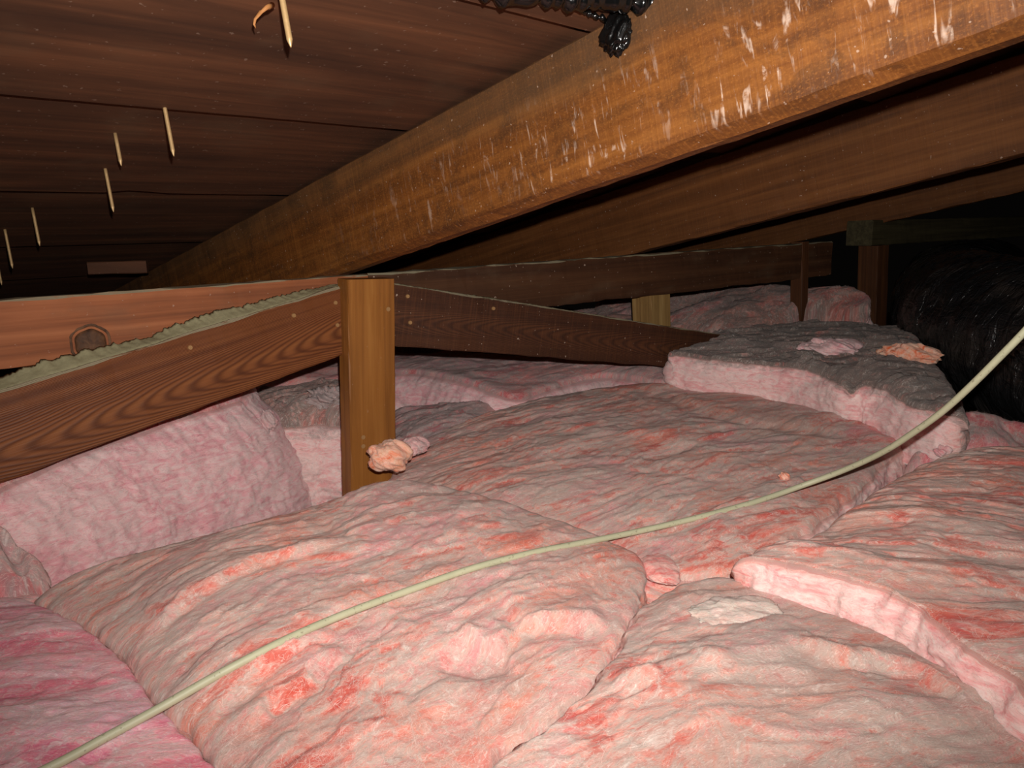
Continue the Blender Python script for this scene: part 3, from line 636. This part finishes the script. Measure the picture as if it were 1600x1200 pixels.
batt('whitish dusty batt in the lower right foreground', [(1003, 945, 0.212), (1080, 905, 0.214), (1150, 897, 0.216), (1250, 935, 0.217), (1375, 988, 0.217), (1500, 1062, 0.215), (1600, 1120, 0.213), (1760, 1225, 0.21), (2080, 1420, 0.21)], [(2080, 1420, 0.21), (2130, 1560, 0.205), (2150, 1700, 0.20)], [(470, 1500, 0.205), (900, 1560, 0.198), (2150, 1700, 0.20)], [(1003, 945, 0.212), (974, 1000, 0.220), (952, 1038, 0.228), (905, 1092, 0.231), (825, 1155, 0.230), (660, 1290, 0.216), (470, 1500, 0.205)], M_FIB, res=0.0032, amp=0.010, terr=0.007, bulge=0.006, dust=0.75, seed=23, cut=(0, 0, 0, 1), rnd=(0.012, 0.03, 0.02, 0.005), side_out=0.018, grain=0.35, fibres=2600,
     folds=[([(950, 1090, 0.215), (1010, 1075, 0.22), (1085, 1050, 0.222), (1160, 1040, 0.224)], 'groove', 0.010, 0.014, 0),
            ([(1210, 1010, 0.225), (1300, 1045, 0.225), (1420, 1060, 0.224), (1540, 1130, 0.22)], 'step', 0.010, 0.014, 0.06)])
batt('large rose-pink batt at the right with a bright pink torn edge', [(1452, 716, 0.262), (1530, 700, 0.27), (1640, 695, 0.272), (1850, 700, 0.27), (2250, 740, 0.26)], [(2250, 740, 0.26), (2270, 1000, 0.255), (2270, 1500, 0.245)], [(1146, 868, 0.246), (1200, 872, 0.250), (1250, 881, 0.252), (1354, 910, 0.254), (1437, 948, 0.254), (1521, 1012, 0.252), (1600, 1070, 0.250), (1720, 1156, 0.248), (1880, 1280, 0.248), (2270, 1500, 0.245)], [(1452, 716, 0.262), (1390, 748, 0.255), (1310, 800, 0.245), (1235, 850, 0.24), (1180, 856, 0.244), (1146, 868, 0.246)], M_FIB, res=0.0034, amp=0.010, terr=0.007, bulge=0.014, dust=0.6, seed=25, cut=(0, 0, 1, 0), rnd=(0.06, 0.03, 0.002, 0.03), zbot=0.165, side_out=0.014, grain=-0.45, fibres=2600, edge_amp=0.009, side_amp=1.3)

# --- loose tufts
def tuft(label, c, axes, seed, mat, amp=0.35, fr=1.8, dust=0.2, cut=0.7, name='insulation_tuft', res=44, fibres=250):
    me = blob(name, c, axes, amp, fr, seed, mat, res); o = link(name, me, mat)
    n = len(me.vertices); V = np.zeros(n*3, np.float32); me.vertices.foreach_get('co', V); V = V.reshape(-1, 3)
    nn = np.zeros(n*3, np.float32); me.vertices.foreach_get('normal', nn); nn = nn.reshape(-1, 3)
    V = V+nn*(0.0014*fbm(V[:, 0]*70+V[:, 2]*50, V[:, 1]*70, 4, seed+1))[:, None]*min(1.0, np.linalg.norm(axes[0])/0.03)
    me.vertices.foreach_set('co', V.astype(np.float32).reshape(-1))
    for nm, arr in (('layer', np.clip(0.5+0.5*fbm(V[:, 0]*30, V[:, 1]*30+V[:, 2]*50, 3, seed), 0, 1)), ('dust', np.full(n, dust)), ('cut', np.full(n, cut))):
        me.attributes.new(nm, 'FLOAT', 'POINT').data.foreach_set('value', arr.astype(np.float32))
    me.attributes.new('fib', 'FLOAT_VECTOR', 'POINT').data.foreach_set('vector', V.astype(np.float32).reshape(-1))
    me.update(); tag(o, label, 'insulation', 'loose insulation tufts')
    if fibres: wisps(o, me, V.astype(float), fibres, seed, n, np.arange(n))
    return o
M_FIBO = fibre_mat('pink_fibreglass_peach', srgb(200, 160, 136), 0.022, 1.5, 1.0)
M_FIBS = fibre_mat('pink_fibreglass_coral', srgb(220, 150, 140), 0.0, 1.5, 0.97)
M_FIBC = fibre_mat('pink_fibreglass_cream', srgb(208, 188, 168), 0.02, 0.7, 0.93)
bvh = None
def build_bvh():
    VV = []; FF = []; b = 0
    for V, F in batt_objs:
        VV += [tuple(v) for v in V]; FF += [tuple(i+b for i in f) for f in F if len(f) == 4]; b += len(V)
    return BVHTree.FromPolygons(VV, FF)
bvh = build_bvh()
def surf(x, y):
    d = ray(x, y); h = bvh.ray_cast(Vector(EYE), Vector(d).normalized())
    return (np.array(h[0]), np.array(h[1])) if h[0] else (None, None)
ex, ey, ez = np.array([1.0, 0, 0]), np.array([0, 1.0, 0]), VUP
def on_surf_tuft(px, py, axes, lift, *a, **k):
    q, n_ = surf(px, py); return tuft(a[0], q+ez*lift, axes, *a[1:], **k)
tuft('peach rolled tuft against the foot of the post', P(610, 712, 1.345), [pdir*0.040, pn_h*0.032, ez*0.027], 4, M_FIBO, amp=0.3, fr=1.5, cut=0.8)
tuft('small white frayed tuft just right of the post foot', P(648, 696, 1.42), [pdir*0.03, pn_h*0.02, ez*0.016], 9, M_FIBV, amp=0.3, cut=0.5, dust=0.7)
on_surf_tuft(1030, 888, [ex*0.026, ey*0.042, ez*0.009], 0.0, 'coral pink two-lobed scrap below the cable, between three batts', 5, M_FIBS, amp=0.25, fr=1.2, cut=1.0, dust=0.0)
on_surf_tuft(1145, 957, [nz(ex+ey*0.25)*0.05, nz(ey-ex*0.25)*0.03, ez*0.010], -0.002, 'oval cream-coloured tuft on the whitish foreground batt', 6, M_FIBC, amp=0.35, fr=1.7, cut=0.4, dust=0.5)
on_surf_tuft(1300, 545, [ex*0.062, ey*0.05, ez*0.022], 0.002, 'left of two pale pink tufts on the sooty grey batt', 7, M_FIBV, amp=0.4, cut=0.8, dust=0.2)
on_surf_tuft(1422, 556, [nz(ex-ey*0.4)*0.055, ey*0.03, ez*0.022], 0.002, 'pale pink tuft on the sooty grey batt nearest the black duct', 8, M_FIBO, amp=0.45, cut=0.8, dust=0.2)
on_surf_tuft(1474, 707, [ex*0.013, ey*0.010, ez*0.009], 0.002, 'tiny white scrap at the back of the rose-pink batt', 12, M_FIBV, amp=0.6, cut=0.6, dust=0.6, res=24, fibres=60)
on_surf_tuft(1226, 747, [ex*0.008, ey*0.008, ez*0.006], 0.003, 'tiny peach scrap on the middle batt just above the cable', 13, M_FIBO, amp=0.6, cut=1.0, dust=0, res=20, fibres=40)
on_surf_tuft(512, 622, [pdir*0.04, pn_h*0.03, ez*0.022], 0.0, 'frayed whitish fluff on the torn batt left of the post', 15, M_FIBV, amp=0.8, fr=2.5, cut=0.2, dust=1.0, fibres=500)
on_surf_tuft(418, 660, [pdir*0.016, pn_h*0.014, ez*0.022], 0.0, 'small whitish wisp between the thick cut batt and the torn batt', 16, M_FIBV, amp=0.6, cut=0.7, dust=0.6, res=28, fibres=150)

# ------------------------------------------------------------------ flexible duct
def duct_mat():
    t = NT('black_duct_film'); at = t.n('ShaderNodeAttribute', attribute_name='fib').outputs['Vector']
    a = t.noise(t.mapped(at, (60, 3.2, 1)), 1.0, 4, 0.6, 0.7); b = t.noise(t.mapped(at, (18, 6, 1)), 1.0, 3, 0.55, 1.2)
    big = t.noise(t.mapped(at, (5, 2.5, 1)), 1.0, 2)
    nr = t.bump(b, 0.6, 0.014); nr = t.bump(a, 1.0, 0.010, nr)
    c = t.mix(t.step(big, 0.45, 0.7), (0.012, 0.012, 0.013, 1), (0.032, 0.026, 0.023, 1))
    return t.out(c, 0.3, nr, 1.0)
M_DUCT = duct_mat()
ctrl = [P(1540, 440, 3.4), P(1496, 458, 2.8), P(1500, 486, 2.28), P(1565, 520, 1.88), P(1680, 560, 1.55), P(1900, 600, 1.25)]
path, Ld = resample(ctrl, 260)
nr_ = 110
def duct_disp(i, k, a):
    x = i/259*Ld
    return _dd[i, k]
ii_, kk_ = np.meshgrid(np.arange(260), np.arange(nr_), indexing='ij'); aa = 2*pi*kk_/nr_; xx = ii_/259*Ld
_dd = 0.010*fbm(xx*4+np.cos(aa)*0.8, np.sin(aa)*1.4, 3, 3)+0.013*fbm(xx*24+1.6*np.cos(aa), np.sin(aa)*1.9, 4, 8)+0.006*np.abs(pn(xx*16+np.sin(aa)*0.6, np.cos(aa)*0.8, 4))
_dd -= 0.030*np.exp(-((xx-Ld*0.72)/0.02)**2)*(np.sin(aa+0.4)*0.5+0.5)     # a crease where the duct bends
dm = tube('flexible_duct', path, 0.178, M_DUCT, nr_, True, True, duct_disp)
dv = np.zeros((len(dm.vertices), 3), np.float32); dv[:260*nr_, 0] = xx.reshape(-1); dv[:260*nr_, 1] = (np.sin(aa)*1.0+np.cos(aa)*0.63).reshape(-1)
dm.attributes.new('fib', 'FLOAT_VECTOR', 'POINT').data.foreach_set('vector', dv.reshape(-1))
duct = link('flexible_duct', dm, M_DUCT); tag(duct, 'fat flexible duct wrapped in crinkled black plastic at the right', 'duct')

# ------------------------------------------------------------------ cable
def cable_mat():
    t = NT('cable_sheath'); co = t.n('ShaderNodeTexCoord').outputs['Object']
    n_ = t.noise(co, 30, 4); k = t.noise(co, 260, 2)
    c = t.mix(n_, srgb(190, 188, 158), srgb(164, 166, 136)); c = t.mix(t.math('MULTIPLY', t.step(k, 0.62, 0.72), 0.6), c, srgb(120, 112, 90))
    return t.out(c, 0.5, t.bump(n_, 0.15, 0.001), 0.4)
cpx = [(-90, 1278), (80, 1198), (160, 1155), (250, 1106), (345, 1052), (450, 998), (545, 957), (640, 922), (735, 889), (830, 864), (900, 850), (960, 838), (1030, 823), (1100, 806), (1180, 784), (1250, 760), (1320, 734), (1380, 706), (1430, 674), (1475, 641), (1520, 600), (1560, 560), (1600, 519), (1640, 474), (1700, 405), (1830, 235), (1960, 80)]
cp, _ = resample([(x, y, 0) for x, y in cpx], 260)
R_C = 0.0041
dep = np.full(260, np.nan)
for i, (x, y, _z) in enumerate(cp):
    if x < 1240:
        q, n_ = surf(x, y)
        if q is not None: dep[i] = proj(q+ez*R_C*0.9)[2]-0.004
m = ~np.isnan(dep); last = cp[m][-1][0]
inv = 1/dep[m]
for _ in range(6):                                   # a stiff cable spans the hollows: keep to the near side, then smooth
    padded = np.pad(inv, 6, mode='edge'); avg = np.array([padded[j:j+13].mean() for j in range(len(inv))]); inv = np.maximum(avg, inv*0.6+avg*0.4)
fullinv = np.zeros(260); fullinv[m] = inv
i0 = np.where(m)[0][-1]
for i in range(i0+1, 260):
    s = (cp[i, 0]-cp[i0, 0])/(1700-cp[i0, 0]); fullinv[i] = inv[-1]*(1-sm(np.array(s)))+ (1/0.80)*sm(np.array(s))
for i in range(np.where(m)[0][0]): fullinv[i] = inv[0]
cpts = [P(cp[i, 0], cp[i, 1], 1/fullinv[i]) for i in range(260)]
cab = link('electrical_cable', tube('electrical_cable', cpts, R_C, None, 14), cable_mat()); tag(cab, 'thin cream-green electrical cable snaking across the pink insulation', 'cable')
